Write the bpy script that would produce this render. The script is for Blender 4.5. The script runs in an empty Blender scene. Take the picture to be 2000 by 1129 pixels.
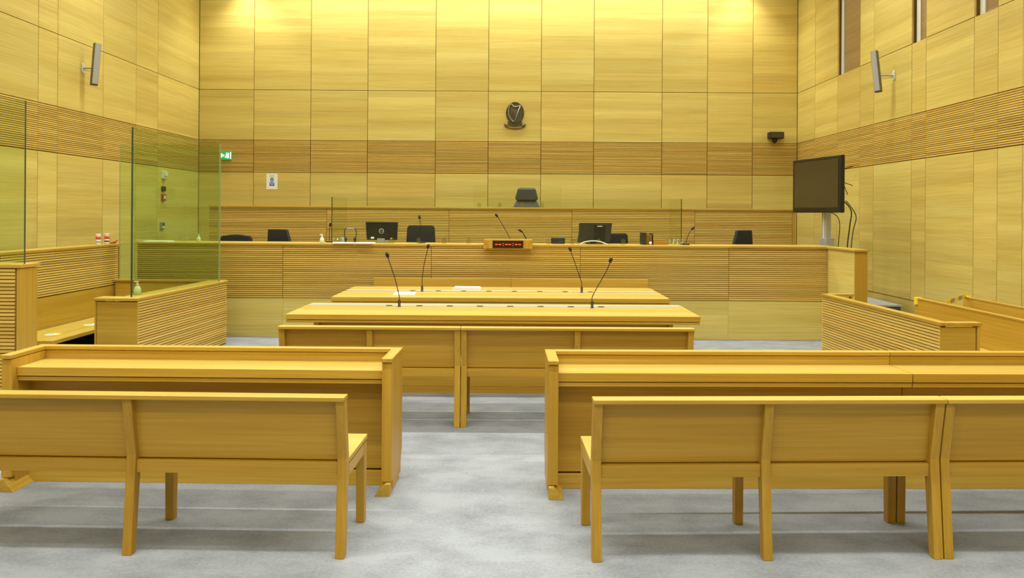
import bpy, bmesh, math, random
from mathutils import Vector, Matrix
random.seed(7)
R = math.radians
scene = bpy.context.scene
COL = scene.collection

# ------------------------------------------------------------------ materials
def lin(c):
    return tuple(((v/255)/12.92 if v/255 <= .04045 else ((v/255+.055)/1.055)**2.4) for v in c) + (1,)

def new_mat(name):
    m = bpy.data.materials.new(name); m.use_nodes = True
    nt = m.node_tree
    return m, nt, nt.nodes['Principled BSDF']

def plain(name, c, rough=.5, metal=0, noise=0.06, scale=40, emit=None, estr=0, spec=.5):
    m, nt, b = new_mat(name)
    n = nt.nodes.new('ShaderNodeTexNoise'); n.inputs['Scale'].default_value = scale
    tc = nt.nodes.new('ShaderNodeTexCoord')
    nt.links.new(tc.outputs['Object'], n.inputs['Vector'])
    mp = nt.nodes.new('ShaderNodeMapRange')
    mp.inputs[3].default_value = 1-noise; mp.inputs[4].default_value = 1+noise
    nt.links.new(n.outputs[0], mp.inputs[0])
    mx = nt.nodes.new('ShaderNodeMix'); mx.data_type = 'RGBA'; mx.blend_type = 'MULTIPLY'
    mx.inputs[0].default_value = 1
    mx.inputs[6].default_value = lin(c)
    nt.links.new(mp.outputs[0], mx.inputs[7])
    nt.links.new(mx.outputs[2], b.inputs['Base Color'])
    b.inputs['Roughness'].default_value = rough; b.inputs['Metallic'].default_value = metal
    b.inputs['Specular IOR Level'].default_value = spec
    if emit:
        b.inputs['Emission Color'].default_value = lin(emit); b.inputs['Emission Strength'].default_value = estr
    return m

def wood(name, axis, dark, mid, light, rough=.45, broad=5.0, fine=70., spec=.35, leaf=0):
    """veneer / solid oak: streaks running along one axis, tone shifted per board by the 'tint' attribute"""
    m, nt, b = new_mat(name)
    N = nt.nodes.new; L = nt.links.new
    tc = N('ShaderNodeTexCoord'); at = N('ShaderNodeAttribute'); at.attribute_name = 'tint'
    sep = N('ShaderNodeSeparateColor'); L(at.outputs['Color'], sep.inputs[0])
    off = N('ShaderNodeVectorMath'); off.operation = 'SCALE'; off.inputs[0].default_value = (31.7, 17.3, 23.9)
    L(sep.outputs[2], off.inputs[3])
    add = N('ShaderNodeVectorMath'); add.operation = 'ADD'
    L(tc.outputs['Object'], add.inputs[0]); L(off.outputs[0], add.inputs[1])
    sc = [1., 1., 1.]; sc[axis] = .022
    mp = N('ShaderNodeMapping'); mp.inputs['Scale'].default_value = sc
    L(add.outputs[0], mp.inputs['Vector'])
    n1 = N('ShaderNodeTexNoise'); n1.inputs['Scale'].default_value = broad; n1.inputs['Detail'].default_value = 3
    n1.inputs['Roughness'].default_value = .6
    n2 = N('ShaderNodeTexNoise'); n2.inputs['Scale'].default_value = fine; n2.inputs['Detail'].default_value = 2
    L(mp.outputs[0], n1.inputs['Vector']); L(mp.outputs[0], n2.inputs['Vector'])
    mm = N('ShaderNodeMath'); mm.operation = 'MULTIPLY'; mm.inputs[1].default_value = .38
    L(n2.outputs[0], mm.inputs[0])
    ma = N('ShaderNodeMath'); ma.operation = 'MULTIPLY_ADD'; ma.inputs[1].default_value = .62
    L(n1.outputs[0], ma.inputs[0]); L(mm.outputs[0], ma.inputs[2])
    cr = N('ShaderNodeValToRGB')
    e = cr.color_ramp.elements
    e[0].position = .34; e[0].color = lin(dark); e[1].position = .66; e[1].color = lin(light)
    x = e.new(.5); x.color = lin(mid)
    L(ma.outputs[0], cr.inputs[0])
    # warm / reddish boards
    mh = N('ShaderNodeMix'); mh.data_type = 'RGBA'; mh.blend_type = 'MULTIPLY'
    mh.inputs[7].default_value = (1.0, .86, .74, 1)
    L(sep.outputs[1], mh.inputs[0]); L(cr.outputs[0], mh.inputs[6])
    mb = N('ShaderNodeMix'); mb.data_type = 'RGBA'; mb.blend_type = 'MULTIPLY'; mb.inputs[0].default_value = 1
    L(mh.outputs[2], mb.inputs[6]); L(sep.outputs[0], mb.inputs[7])
    res = mb.outputs[2]
    if leaf:      # veneer leaves: every strip across the grain has its own tone
        sx = N('ShaderNodeSeparateXYZ'); L(add.outputs[0], sx.inputs[0])
        dv = N('ShaderNodeMath'); dv.operation = 'MULTIPLY'; dv.inputs[1].default_value = 1/leaf
        L(sx.outputs[1 if axis == 2 else 2], dv.inputs[0])
        fl = N('ShaderNodeMath'); fl.operation = 'FLOOR'; L(dv.outputs[0], fl.inputs[0])
        wn = N('ShaderNodeTexWhiteNoise'); wn.noise_dimensions = '2D'
        cb = N('ShaderNodeCombineXYZ'); L(fl.outputs[0], cb.inputs[0]); L(sep.outputs[2], cb.inputs[1]); L(cb.outputs[0], wn.inputs[0])
        mr = N('ShaderNodeMapRange'); mr.inputs[3].default_value = .915; mr.inputs[4].default_value = 1.06; L(wn.outputs[0], mr.inputs[0])
        ml = N('ShaderNodeMix'); ml.data_type = 'RGBA'; ml.blend_type = 'MULTIPLY'; ml.inputs[0].default_value = 1
        L(res, ml.inputs[6]); L(mr.outputs[0], ml.inputs[7]); res = ml.outputs[2]
    L(res, b.inputs['Base Color'])
    b.inputs['Roughness'].default_value = rough
    b.inputs['Specular IOR Level'].default_value = spec
    return m

def wset(name, dark, mid, light, **k):
    return [wood(name+'_'+a, i, dark, mid, light, **k) for i, a in enumerate('xyz')]

VEN = wset('oak_veneer', (196, 173, 89), (209, 190, 105), (219, 204, 122), leaf=.14)
OAK = wset('solid_oak', (172, 134, 40), (186, 149, 54), (199, 166, 72), rough=.38)
PANEL = wset('oak_panel', (166, 127, 36), (179, 141, 46), (191, 154, 59), rough=.42)
LITTOP = wset('oak_lit_top', (186, 156, 66), (200, 172, 84), (212, 188, 102), rough=.3, spec=.5)  # same oak lightened for upward faces, overhead light painted into the colour
SLAT = wset('oak_slat', (196, 166, 78), (212, 183, 95), (224, 198, 114), broad=9)
GAP = plain('dark_groove', (118, 86, 30), .9)
GAPS = plain('slat_backing', (150, 108, 36), .85)

def glass(name, col, fres=.9):
    m = bpy.data.materials.new(name); m.use_nodes = True
    nt = m.node_tree; nt.nodes.clear()
    out = nt.nodes.new('ShaderNodeOutputMaterial')
    t = nt.nodes.new('ShaderNodeBsdfTransparent'); t.inputs[0].default_value = col + (1,)
    g = nt.nodes.new('ShaderNodeBsdfGlossy'); g.inputs['Roughness'].default_value = .02
    f = nt.nodes.new('ShaderNodeLayerWeight'); f.inputs[0].default_value = .5
    p = nt.nodes.new('ShaderNodeMath'); p.operation = 'POWER'; p.inputs[1].default_value = 4
    nt.links.new(f.outputs['Facing'], p.inputs[0])
    mu = nt.nodes.new('ShaderNodeMath'); mu.operation = 'MULTIPLY_ADD'; mu.inputs[1].default_value = .3*fres; mu.inputs[2].default_value = .02*fres
    nt.links.new(p.outputs[0], mu.inputs[0])
    mx = nt.nodes.new('ShaderNodeMixShader')
    nt.links.new(mu.outputs[0], mx.inputs[0]); nt.links.new(t.outputs[0], mx.inputs[1]); nt.links.new(g.outputs[0], mx.inputs[2])
    nt.links.new(mx.outputs[0], out.inputs['Surface'])
    return m
GLASS = glass('green_glass', (.882, .955, .855), 1.6)
CLEAR = glass('clear_acrylic', (.965, .98, .93), .35)
DRINK = glass('drinking_glass', (.95, .96, .95), 4.0)
FOOT = glass('tinted_acrylic_foot', (.90, .86, .70), 6.0)
GEDGE = plain('glass_edge', (62, 84, 66), .15)
GEDGEL = plain('glass_edge_light', (150, 166, 120), .15)
GEDGE2 = plain('acrylic_edge', (84, 72, 28), .3)

def carpet():
    m, nt, b = new_mat('grey_carpet')
    N = nt.nodes.new; L = nt.links.new
    tc = N('ShaderNodeTexCoord')
    a = N('ShaderNodeTexNoise'); a.inputs['Scale'].default_value = 2.8; a.inputs['Detail'].default_value = 6; a.inputs['Roughness'].default_value = .62
    c = N('ShaderNodeTexNoise'); c.inputs['Scale'].default_value = 60; c.inputs['Detail'].default_value = 3
    mp = N('ShaderNodeMapping'); mp.inputs['Scale'].default_value = (1, 1.5, 1)
    L(tc.outputs['Object'], mp.inputs[0]); L(mp.outputs[0], a.inputs['Vector']); L(tc.outputs['Object'], c.inputs['Vector'])
    m1 = N('ShaderNodeMath'); m1.operation = 'MULTIPLY'; m1.inputs[1].default_value = .3
    L(c.outputs[0], m1.inputs[0])
    m2 = N('ShaderNodeMath'); m2.operation = 'MULTIPLY_ADD'; m2.inputs[1].default_value = .7
    L(a.outputs[0], m2.inputs[0]); L(m1.outputs[0], m2.inputs[2])
    cr = N('ShaderNodeValToRGB'); e = cr.color_ramp.elements
    e[0].position = .30; e[0].color = lin((122, 127, 134)); e[1].position = .58; e[1].color = lin((154, 160, 168))
    L(m2.outputs[0], cr.inputs[0]); L(cr.outputs[0], b.inputs['Base Color'])
    b.inputs['Roughness'].default_value = .95; b.inputs['Specular IOR Level'].default_value = .1
    bp = N('ShaderNodeBump'); bp.inputs['Strength'].default_value = .25; bp.inputs['Distance'].default_value = .004
    L(c.outputs[0], bp.inputs['Height']); L(bp.outputs[0], b.inputs['Normal'])
    return m
CARPET = carpet()
CEIL = plain('ceiling_white', (225, 222, 212), .9)
BLACK = plain('black_plastic', (22, 22, 22), .4)
DARK = plain('dark_grey_plastic', (46, 46, 44), .45)
CHAIRF = plain('charcoal_upholstery', (34, 35, 38), .6)
LEATHER = plain('grey_leather', (66, 68, 70), .35)
LEATHER2 = plain('pale_grey_leather', (112, 112, 112), .4)
ALU = plain('aluminium', (178, 182, 186), .4, .25)
SILVER = plain('silver_grey', (172, 174, 178), .4, .1)
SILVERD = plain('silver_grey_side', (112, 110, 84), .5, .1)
GREYP = plain('grey_plastic', (150, 150, 146), .5)
WHITE = plain('white_plastic', (228, 230, 222), .45)
PAPER = plain('white_paper', (240, 240, 238), .8, noise=.02)
BRONZE = plain('dark_bronze', (84, 80, 62), .45, .5, noise=.25)
BRONZEL = plain('polished_bronze', (158, 152, 122), .4, .5)
GOLD = plain('gilt', (190, 150, 50), .4, .5)
SCREEN = plain('dark_screen', (62, 54, 36), .22, spec=.7)
REDLED = plain('red_led', (255, 60, 30), .5, emit=(255, 52, 20), estr=3.0)
DKRED = plain('dark_red_window', (40, 12, 10), .25)
RED = plain('red_plastic', (190, 70, 40), .45)
GREEN = plain('exit_green', (20, 160, 90), .5, emit=(20, 175, 95), estr=.55)
GLOW = plain('exit_white', (245, 255, 250), .5, emit=(240, 255, 248), estr=.9)
BLUE = plain('sign_blue', (70, 116, 190), .6)
YELLOW = plain('sign_yellow', (238, 214, 40), .6)
LIME = plain('sign_lime', (190, 205, 70), .6)
PINK = plain('label_red', (214, 96, 80), .6)
MINT = plain('bottle_mint', (214, 226, 190), .4)
PALEBLUE = plain('pale_blue', (176, 206, 226), .6)
BROWNF = plain('brown_card', (176, 128, 44), .7)
CABTOP = plain('cabinet_grey', (168, 174, 180), .5)
CABSIDE = plain('cabinet_dark', (70, 74, 82), .5)
STRIPL = plain('window_bar', (214, 220, 224), .3, .3)
NICHE = wood('niche_veneer', 1, (138, 112, 66), (152, 125, 78), (166, 138, 90))
TROUGH = plain('trough_grey', (166, 162, 146), .5, .1)
LID = plain('trough_lid_grey', (206, 196, 150), .5)
NEARBLK = plain('under_bench_shade', (18, 16, 12), .9)  # near-black colour paints the shade below the dock bench seat

# ------------------------------------------------------------------ mesh builder
def rt(br=.06, red=.25):
    return (1+random.uniform(-br, br), max(0, random.uniform(-.35, red)), random.random())

class MB:
    def __init__(s):
        s.bm = bmesh.new(); s.tl = s.bm.loops.layers.float_color.new('tint'); s.def_t = rt(.035, .2)
    def _paint(s, faces, t, mi):
        t = t or s.def_t
        for f in faces:
            f.material_index = mi
            for l in f.loops: l[s.tl] = (t[0], t[1], t[2], 1)
    def hull8(s, v, t=None, mi=0):
        vs = [s.bm.verts.new(p) for p in v]
        F = [(0, 3, 2, 1), (4, 5, 6, 7), (0, 1, 5, 4), (1, 2, 6, 5), (2, 3, 7, 6), (3, 0, 4, 7)]
        fs = [s.bm.faces.new([vs[i] for i in f]) for f in F]
        s._paint(fs, t, mi); return fs
    def box(s, x0, x1, y0, y1, z0, z1, t=None, mi=0):
        return s.hull8([(x0, y0, z0), (x1, y0, z0), (x1, y1, z0), (x0, y1, z0), (x0, y0, z1), (x1, y0, z1), (x1, y1, z1), (x0, y1, z1)], t, mi)
    def slab(s, x0, x1, y0, y1, z0, z1, t=None):
        """board with a top painted lighter as if lit (slot 0) and plain oak edges (slot 1)"""
        fs = s.box(x0, x1, y0, y1, z0, z1, t, 1); fs[1].material_index = 0
        return fs
    def prism(s, pts, axis, a0, a1, t=None, mi=0, capmi=None):
        """polygon in the two other axes extruded along axis"""
        def P(p, a):
            return {0: (a, p[0], p[1]), 1: (p[0], a, p[1]), 2: (p[0], p[1], a)}[axis]
        A = [s.bm.verts.new(P(p, a0)) for p in pts]; B = [s.bm.verts.new(P(p, a1)) for p in pts]
        fs = [s.bm.faces.new(A), s.bm.faces.new(B[::-1])]
        s._paint(fs, t, mi if capmi is None else capmi)
        n = len(pts)
        side = [s.bm.faces.new((A[i], B[i], B[(i+1) % n], A[(i+1) % n])) for i in range(n)]
        s._paint(side, t, mi); return fs+side
    def tube(s, pts, r, seg=10, t=None, mi=0, cap=True):
        pts = [Vector(p) for p in pts]; n = len(pts)
        rs = r if isinstance(r, (list, tuple)) else [r]*n
        rings = []; up = None
        for i, p in enumerate(pts):
            d = (pts[min(i+1, n-1)]-pts[max(i-1, 0)]).normalized()
            if up is None:
                up = Vector((0, 1, 0)) if abs(d.y) < .9 else Vector((1, 0, 0))
            a = d.cross(up).normalized(); up = a.cross(d).normalized()
            rings.append([s.bm.verts.new(p+rs[i]*(math.cos(2*math.pi*k/seg)*a+math.sin(2*math.pi*k/seg)*up)) for k in range(seg)])
        fs = []
        for i in range(n-1):
            for k in range(seg):
                fs.append(s.bm.faces.new((rings[i][k], rings[i][(k+1) % seg], rings[i+1][(k+1) % seg], rings[i+1][k])))
        if cap:
            fs.append(s.bm.faces.new(rings[0][::-1])); fs.append(s.bm.faces.new(rings[-1]))
        for f in fs: f.smooth = True
        s._paint(fs, t, mi); return fs
    def lathe(s, prof, c, seg=20, t=None, mi=0):
        """profile (r, z) turned about the vertical through c"""
        return s.tube([(c[0], c[1], c[2]+z) for r, z in prof], [max(r, .0004) for r, z in prof], seg, t, mi) if False else s._lathe(prof, c, seg, t, mi)
    def _lathe(s, prof, c, seg, t, mi):
        rings = [[s.bm.verts.new((c[0]+max(r, .0003)*math.cos(2*math.pi*k/seg), c[1]+max(r, .0003)*math.sin(2*math.pi*k/seg), c[2]+z)) for k in range(seg)] for r, z in prof]
        fs = []
        for i in range(len(prof)-1):
            for k in range(seg):
                fs.append(s.bm.faces.new((rings[i][k], rings[i][(k+1) % seg], rings[i+1][(k+1) % seg], rings[i+1][k])))
        fs.append(s.bm.faces.new(rings[0][::-1])); fs.append(s.bm.faces.new(rings[-1]))
        for f in fs: f.smooth = True
        s._paint(fs, t, mi); return fs
    def ball(s, c, rx, ry, rz, seg=16, t=None, mi=0, rot=None):
        g = bmesh.ops.create_uvsphere(s.bm, u_segments=seg, v_segments=seg//2+2, radius=1)
        vs = g['verts']; fs = set()
        for v in vs:
            p = Vector((v.co.x*rx, v.co.y*ry, v.co.z*rz))
            if rot: p = rot @ p
            v.co = p+Vector(c)
            fs |= set(v.link_faces)
        for f in fs: f.smooth = True
        s._paint(fs, t, mi)
    def build(s, name, mats, parent=None, bevel=0, loc=None, rot=None):
        bmesh.ops.recalc_face_normals(s.bm, faces=s.bm.faces)
        me = bpy.data.meshes.new(name); s.bm.to_mesh(me); s.bm.free()
        for m in (mats if isinstance(mats, (list, tuple)) else [mats]): me.materials.append(m)
        o = bpy.data.objects.new(name, me); COL.objects.link(o)
        if parent: o.parent = parent
        if loc: o.location = loc
        if rot: o.rotation_euler = rot
        if bevel:
            b = o.modifiers.new('edge', 'BEVEL'); b.width = bevel; b.segments = 2; b.limit_method = 'ANGLE'; b.angle_limit = R(40)
        return o

def thing(name, label, cat, loc=(0, 0, 0), rz=0, group=None):
    o = bpy.data.objects.new(name, None); COL.objects.link(o)
    o.empty_display_size = .1
    o.location = loc; o.rotation_euler = (0, 0, rz); o['label'] = label; o['category'] = cat
    if group: o['group'] = group
    return o
def tag(o, label, cat, group=None):
    o['label'] = label; o['category'] = cat
    if group: o['group'] = group
    return o
def struct(o):
    o['kind'] = 'structure'; return o
def dup(root, loc, rz, label, group=None, skip=()):
    r = root.copy(); COL.objects.link(r); r.location = loc; r.rotation_euler = (0, 0, rz)
    r['label'] = label
    if group: r['group'] = group
    for ch in list(root.children):
        c = ch.copy(); COL.objects.link(c); c.parent = r
        for g in list(ch.children):
            d = g.copy(); COL.objects.link(d); d.parent = c
    return r

PITCH = .0266
def slats(mb, u0, u1, z0, z1, face, depth, place, gap=.0085, mi=0, joints=(), pitch=PITCH):
    """horizontal slats between u0 and u1; place(u0,u1,z0,z1) adds one box"""
    n = max(1, round((z1-z0)/pitch)); p = (z1-z0)/n
    us = [u0]+list(joints)+[u1]
    for a, b in zip(us[:-1], us[1:]):
        for i in range(n):
            place(a+.004, b-.004, z0+i*p+gap, z0+(i+1)*p, rt(.14, .8))

# ------------------------------------------------------------------ the room
XL, XR, YB, YF, ZC = -6.02, 5.28, 14.5, -4.0, 6.35
ROWS = [(0, 2.41, 'p'), (2.41, 3.015, 's'), (3.015, 3.965, 'p'), (3.965, ZC, 'p')]
GP = .0095

m = MB(); m.box(XL-.3, XR+.3, YF-.3, YB+.3, -.2, 0); struct(m.build('floor', CARPET))
m = MB(); m.box(XL-.3, XR+.3, YF-.3, YB+.3, ZC, ZC+.2); struct(m.build('ceiling', CEIL))
m = MB(); m.box(XL-.3, XR+.3, YF-.2, YF, 0, ZC); struct(m.build('wall_front', VEN[0]))

# back wall: veneer panels with shadow joints, slatted acoustic band
xs = [XL+.004]+[(p-1010)*YB/1500 for p in (494.6, 605.7, 716.8, 849.5, 952.5, 1055.5, 1158.4, 1291.6, 1380.3, 1468.7)]+[XR-.004]
m = MB(); m.box(XL-.2, XR+.2, YB+.025, YB+.2, 0, ZC, mi=1)
for a, b in zip(xs[:-1], xs[1:]):
    for z0, z1, k in ROWS:
        if k == 'p':
            m.box(a+GP/2, b-GP/2, YB, YB+.03, z0+GP/2, z1-GP/2, rt(.055, .4))
        else:
            slats(m, a+.002, b-.002, z0, z1-.006, 0, 0, lambda u0, u1, w0, w1, t: m.box(u0, u1, YB, YB+.03, w0, w1, (t[0]*.95, t[1], t[2]), 2), gap=.0075)
struct(m.build('wall_back', [VEN[0], GAP, SLAT[0]]))

def side_wall(name, X, sgn, ys, base, openings=()):
    m = MB()
    X1 = X+sgn*.03
    lo, hi = sorted((X1-sgn*.005, X+sgn*.2))
    # backing, cut back where the tall slots are
    cuts = sorted(openings)
    segs = []; y = YF
    for c0, c1 in cuts: segs.append((y, c0)); y = c1
    segs.append((y, YB+.2))
    for a, b in segs: m.box(lo, hi, a, b, ROWS[3][0], ZC, mi=1)
    m.box(lo, hi, YF, YB+.2, 0, ROWS[3][0], mi=1)
    a0, a1 = sorted((X, X1))
    for a, b in zip(ys[:-1], ys[1:]):
        for z0, z1, k in ROWS:
            if k == 'p' and z0 > 3.9 and any(abs(a-c0) < .02 for c0, c1 in cuts): continue
            if z0 == 0: z0 = base
            g = .005
            if k == 'p': m.box(a0, a1, a+g, b-g, z0+GP/2, z1-GP/2, rt(.05, .35))
            else: slats(m, a-.002, b+.002, z0, z1-.006, 0, 0, lambda u0, u1, w0, w1, t: m.box(a0, a1, u0, u1, w0, w1, (t[0]*.97, t[1], t[2]), 2), gap=.0075)
    return struct(m.build(name, [VEN[1], GAP, SLAT[1]]))
side_wall('wall_left', XL, -1, [-4, -2.6, -1.4, -.2, 1, 2.1, 3.2, 4.3, 5.4, 6.5, 7.4, 8.4, 9.636, 10.045, 11.15, 12.11, 12.84, 14.498], 0)
RY = [-4, -2.6, -1.4, -.2, 1, 2.1, 3.2, 4.3, 5.3, 6.2, 7.1, 8.03, 8.45, 8.891, 9.937, 10.298, 11.393, 11.852, 12.686, 13.645, 14.498]
SLOTS = [(8.45, 8.891), (9.937, 10.298), (11.852, 12.686)]
side_wall('wall_right', XR, 1, RY, .53, SLOTS)
m = MB(); m.box(XR+.012, XR+.04, YF, YB, 0, .525); struct(m.build('baseboard_right', VEN[1]))
for i, (a, b) in enumerate(SLOTS):
    m = MB(); m.box(XR+.06, XR+.08, a+.004, b-.004, ROWS[3][0]+.004, ZC-.004); w = struct(m.build('window_%d' % (i+1), NICHE))
    m = MB(); m.box(XR+.045, XR+.06, b-.13, b-.035, ROWS[3][0]+.006, ZC-.005); m.build('window_bar', STRIPL, w)

# raised floors behind the counters (never seen from the court side, they carry the chairs)
m = MB(); m.box(-4.9, 4.1, 10.85, 12.34, .0, .28); struct(m.build('trim_1', CARPET))
m = MB(); m.box(-4.9, 4.4, 13.05, YB, 0, .6); struct(m.build('trim_2', CARPET))

# ------------------------------------------------------------------ counters with slatted fronts
def counter(name, label, y, depth, joints, z_top, z_slat, cap=.028, end_wing=None, endtrim=None):
    t = thing(name, label, 'counter', ((joints[0]+joints[-1])/2, y, 0))
    cx = t.location.x
    J = [j-cx for j in joints]
    m = MB()
    for a, b in zip(J[:-1], J[1:]): m.slab(a-.001, b+.001, -.02, depth, z_top-cap, z_top, rt(.03, .05))
    m.build('worktop', [LITTOP[0], OAK[0]], t, .003)
    for a, b in zip(J[:-1], J[1:]):
        m = MB(); m.box(a, b, .014, .05, z_slat, z_top-cap-.004, mi=1)
        slats(m, a, b, z_slat, z_top-cap-.006, 0, 0, lambda u0, u1, w0, w1, tt: m.box(u0, u1, 0, .02, w0, w1, tt))
        m.build('slat_panel', [SLAT[0], GAPS], t)
        m = MB(); m.box(a+.001, b-.001, .012, .05, 0, z_slat, rt(.03, .05)); m.build('base_panel', VEN[0], t)
    for s in (J[0], J[-1]-.03):
        m = MB(); m.box(s, s+.03, .05, depth-.02, 0, z_top-cap-.002); m.build('end_panel', OAK[1], t)
    return t, J
ct, J = counter('clerk_counter', 'long oak counter with slatted front across the court, carrying monitors and a red timer', 10.19, .60,
    [-5.04, -3.105, -1.135, .842, 2.812, 4.239], 1.243, .515)
cx = ct.location.x
# the return wing at its right end
m = MB(); m.slab(4.10-cx, 4.285-cx, 9.34-10.19, -.021, 1.215, 1.243); m.build('wing_cap', [LITTOP[1], OAK[1]], ct, .003)
m = MB(); m.box(4.12-cx, 4.275-cx, 9.376-10.19, .0-.004, 0, 1.211); m.build('wing_panel', VEN[1], ct, .002)
m = MB(); m.box(4.121-cx, 4.275-cx, 9.36-10.19, 9.3755-10.19, 0, 1.211); m.build('wing_end', PANEL[2], ct, .002)
jt, J2 = counter('judge_bench', 'raised oak bench with slatted front in front of the back wall, black chair behind', 12.36, .62,
    [-4.96, -3.065, -1.096, .882, 2.859, 4.43], 1.757, .95)
m = MB(); m.box(4.432-jt.location.x, 4.485-jt.location.x, 0, .6, 0, 1.757); m.build('end_post', OAK[2], jt, .002)

# ------------------------------------------------------------------ dock on the left
# low slatted wall beside the left wall
t = thing('low_partition', 'low slatted oak partition standing along the left wall with white tubs on top', 'partition', (-5.2, 8, 0))
m = MB(); m.slab(-.12, .11, -1.78, 1.87, 1.205, 1.235); m.build('cap', [LITTOP[1], OAK[1]], t, .003)
m = MB(); m.box(-.1, .088, -1.76, 1.85, .72, 1.2, mi=1)
for a, b in ((-1.76, -.42), (-.42, 1.83)):
    slats(m, a, b, .72, 1.2, 0, 0, lambda u0, u1, w0, w1, tt: m.box(.085, .1, u0, u1, w0, w1, tt))
m.build('slat_panel', [SLAT[1], GAPS], t)
m = MB(); m.box(-.1, .1, -1.76, 1.85, 0, .715); m.build('lower_panel', OAK[1], t)
m = MB(); m.box(-.1, .104, 1.852, 1.868, 0, 1.2); m.build('end_panel', OAK[2], t)

# front left wall with a glass pane on top
t = thing('glazed_partition', 'slatted oak partition with glass pane on top at the far left edge', 'partition', (-4.4, 5.86, 0))
m = MB(); m.slab(-.68, .62, -.012, .24, 1.212, 1.24); m.build('cap', [LITTOP[0], OAK[0]], t, .003)
m = MB(); m.box(-.68, .585, .012, .19, 0, 1.205, mi=1)
slats(m, -.68, .575, .02, 1.205, 0, 0, lambda u0, u1, w0, w1, tt: m.box(u0, u1, 0, .015, w0, w1, tt), pitch=.0285)
m.build('slat_panel', [SLAT[0], GAPS], t)
m = MB(); m.box(.586, .61, .0, .215, 0, 1.208); m.build('end_panel', OAK[2], t)
def pane(m, foot, z0, z1):
    """four footprint corners: long faces clear, the two short ends and the top are polished edges"""
    a, b, c, d = foot
    fs = m.hull8([(a[0], a[1], z0), (b[0], b[1], z0), (c[0], c[1], z0), (d[0], d[1], z0), (a[0], a[1], z1), (b[0], b[1], z1), (c[0], c[1], z1), (d[0], d[1], z1)])
    fs[3].material_index = 1; fs[5].material_index = 1
    return fs
m = MB(); pane(m, [(-.68, .06), (.6, .06), (.6, .08), (-.68, .08)], 1.24, 2.5); m.build('glass_pane', [GLASS, GEDGE], t)

# dock counter, slatted side towards the court, glass on top
t = thing('dock_counter', 'slatted oak dock counter with tall green-tinted glass pane, left of the tables', 'counter', (-3.75, 7.6, 0), R(-3.3))
m = MB(); m.slab(-.24, .006, -.012, 2.05, .762, .79); m.slab(-.45, -.241, -.012, .17, .762, .79); m.build('cap', [LITTOP[1], OAK[1]], t, .003)
m = MB(); m.box(-.2, -.012, .03, 2.04, 0, .758, mi=1)
slats(m, .005, 2.035, 0.01, .757, 0, 0, lambda u0, u1, w0, w1, tt: m.box(-.016, 0, u0, u1, w0, w1, tt))
m.build('slat_panel', [SLAT[1], GAPS], t)
m = MB(); m.box(-.415, -.004, .0, .029, 0, .752); m.build('end_panel', OAK[0], t)
m = MB(); m.box(-.44, -.421, .0, .16, 0, .758); m.build('side_panel', OAK[2], t)
m = MB(); pane(m, [(-.142, .12), (-.122, .12), (-.03, 1.9), (-.05, 1.9)], .79, 2.5)
for f in m.bm.faces:
    pass
g = m.build('glass_pane', [GLASS, GEDGE, GEDGEL], t)
for p in g.data.polygons:   # near upright edge is index 2 of hull8, far 4
    p.material_index = 0
g.data.polygons[2].material_index = 1
g.data.polygons[4].material_index = 2

t = thing('dock_screen', 'low oak panel with glass pane above, closing the far end of the dock', 'partition', (-4.38, 9.72, 0))
m = MB(); m.slab(-.71, .70, -.02, .06, .765, .792); m.build('cap', [LITTOP[0], OAK[0]], t, .003)
m = MB(); m.box(-.7, .65, 0, .04, 0, .76); m.build('panel', OAK[0], t)
m = MB(); pane(m, [(-.66, .01), (.615, .01), (.615, .03), (-.66, .03)], .792, 2.5); m.build('glass_pane', [GLASS, GEDGEL], t)

t = thing('dock_bench', 'oak plank bench along the low partition inside the dock', 'bench', (-4.82, 8.6, 0))
m = MB(); m.slab(-.27, .27, -1.06, 1.09, .335, .375); m.build('seat', [LITTOP[1], OAK[1]], t, .004)
for y in (-.95, .98):
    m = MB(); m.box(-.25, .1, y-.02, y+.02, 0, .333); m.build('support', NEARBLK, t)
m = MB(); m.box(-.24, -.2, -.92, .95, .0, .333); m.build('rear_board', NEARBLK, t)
for i, (px, py) in enumerate(((-4.80, 7.93), (-4.79, 8.62))):
    m = MB(); m.lathe([(.092, 0), (.092, .0012)], (0, 0, 0), 28)
    o = m.build('floor_sticker', YELLOW, None, loc=(px, py, .3762))
    tag(o, ('round yellow and white sticker on the dock bench, nearer of two', 'round yellow and white sticker on the dock bench, farther of two')[i], 'sticker', 'stickers on the dock bench')
    m = MB(); m.lathe([(.06, .0013), (.06, .002)], (0, 0, 0), 24); m.build('white_centre', PAPER, o)
    m = MB(); m.box(-.035, .035, -.006, .006, .002, .0026); m.box(-.006, .006, -.035, .035, .002, .0026); m.build('print', GREYP, o)

# ------------------------------------------------------------------ right side: slatted counter and jury benches
t = thing('jury_counter', 'low slatted oak counter on the right, in front of two jury benches', 'counter', (3.444, 6.24, 0), R(1.5))
m = MB(); m.slab(-.008, .075, -.012, 2.3, .762, .79); m.slab(.076, .338, -.012, .075, .762, .79); m.slab(.076, .338, 2.225, 2.3, .762, .79); m.build('cap', [LITTOP[1], OAK[1]], t, .003)
m = MB(); m.box(.012, .06, .03, 2.28, 0, .758, mi=1)
slats(m, .005, 2.275, .01, .757, 0, 0, lambda u0, u1, w0, w1, tt: m.box(0, .016, u0, u1, w0, w1, tt))
m.build('slat_panel', [SLAT[1], GAPS], t)
for y0, y1 in ((0, .029), (2.24, 2.27)):
    m = MB(); m.box(.004 if y0 == 0 else .062, .292, y0, y1, 0, .75); m.build('end_panel', OAK[0], t)
for y0, y1 in ((0, .065), (2.23, 2.28)):
    m = MB(); m.box(.306, .33, y0, y1, 0, .758); m.build('side_panel', OAK[2], t)
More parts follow.
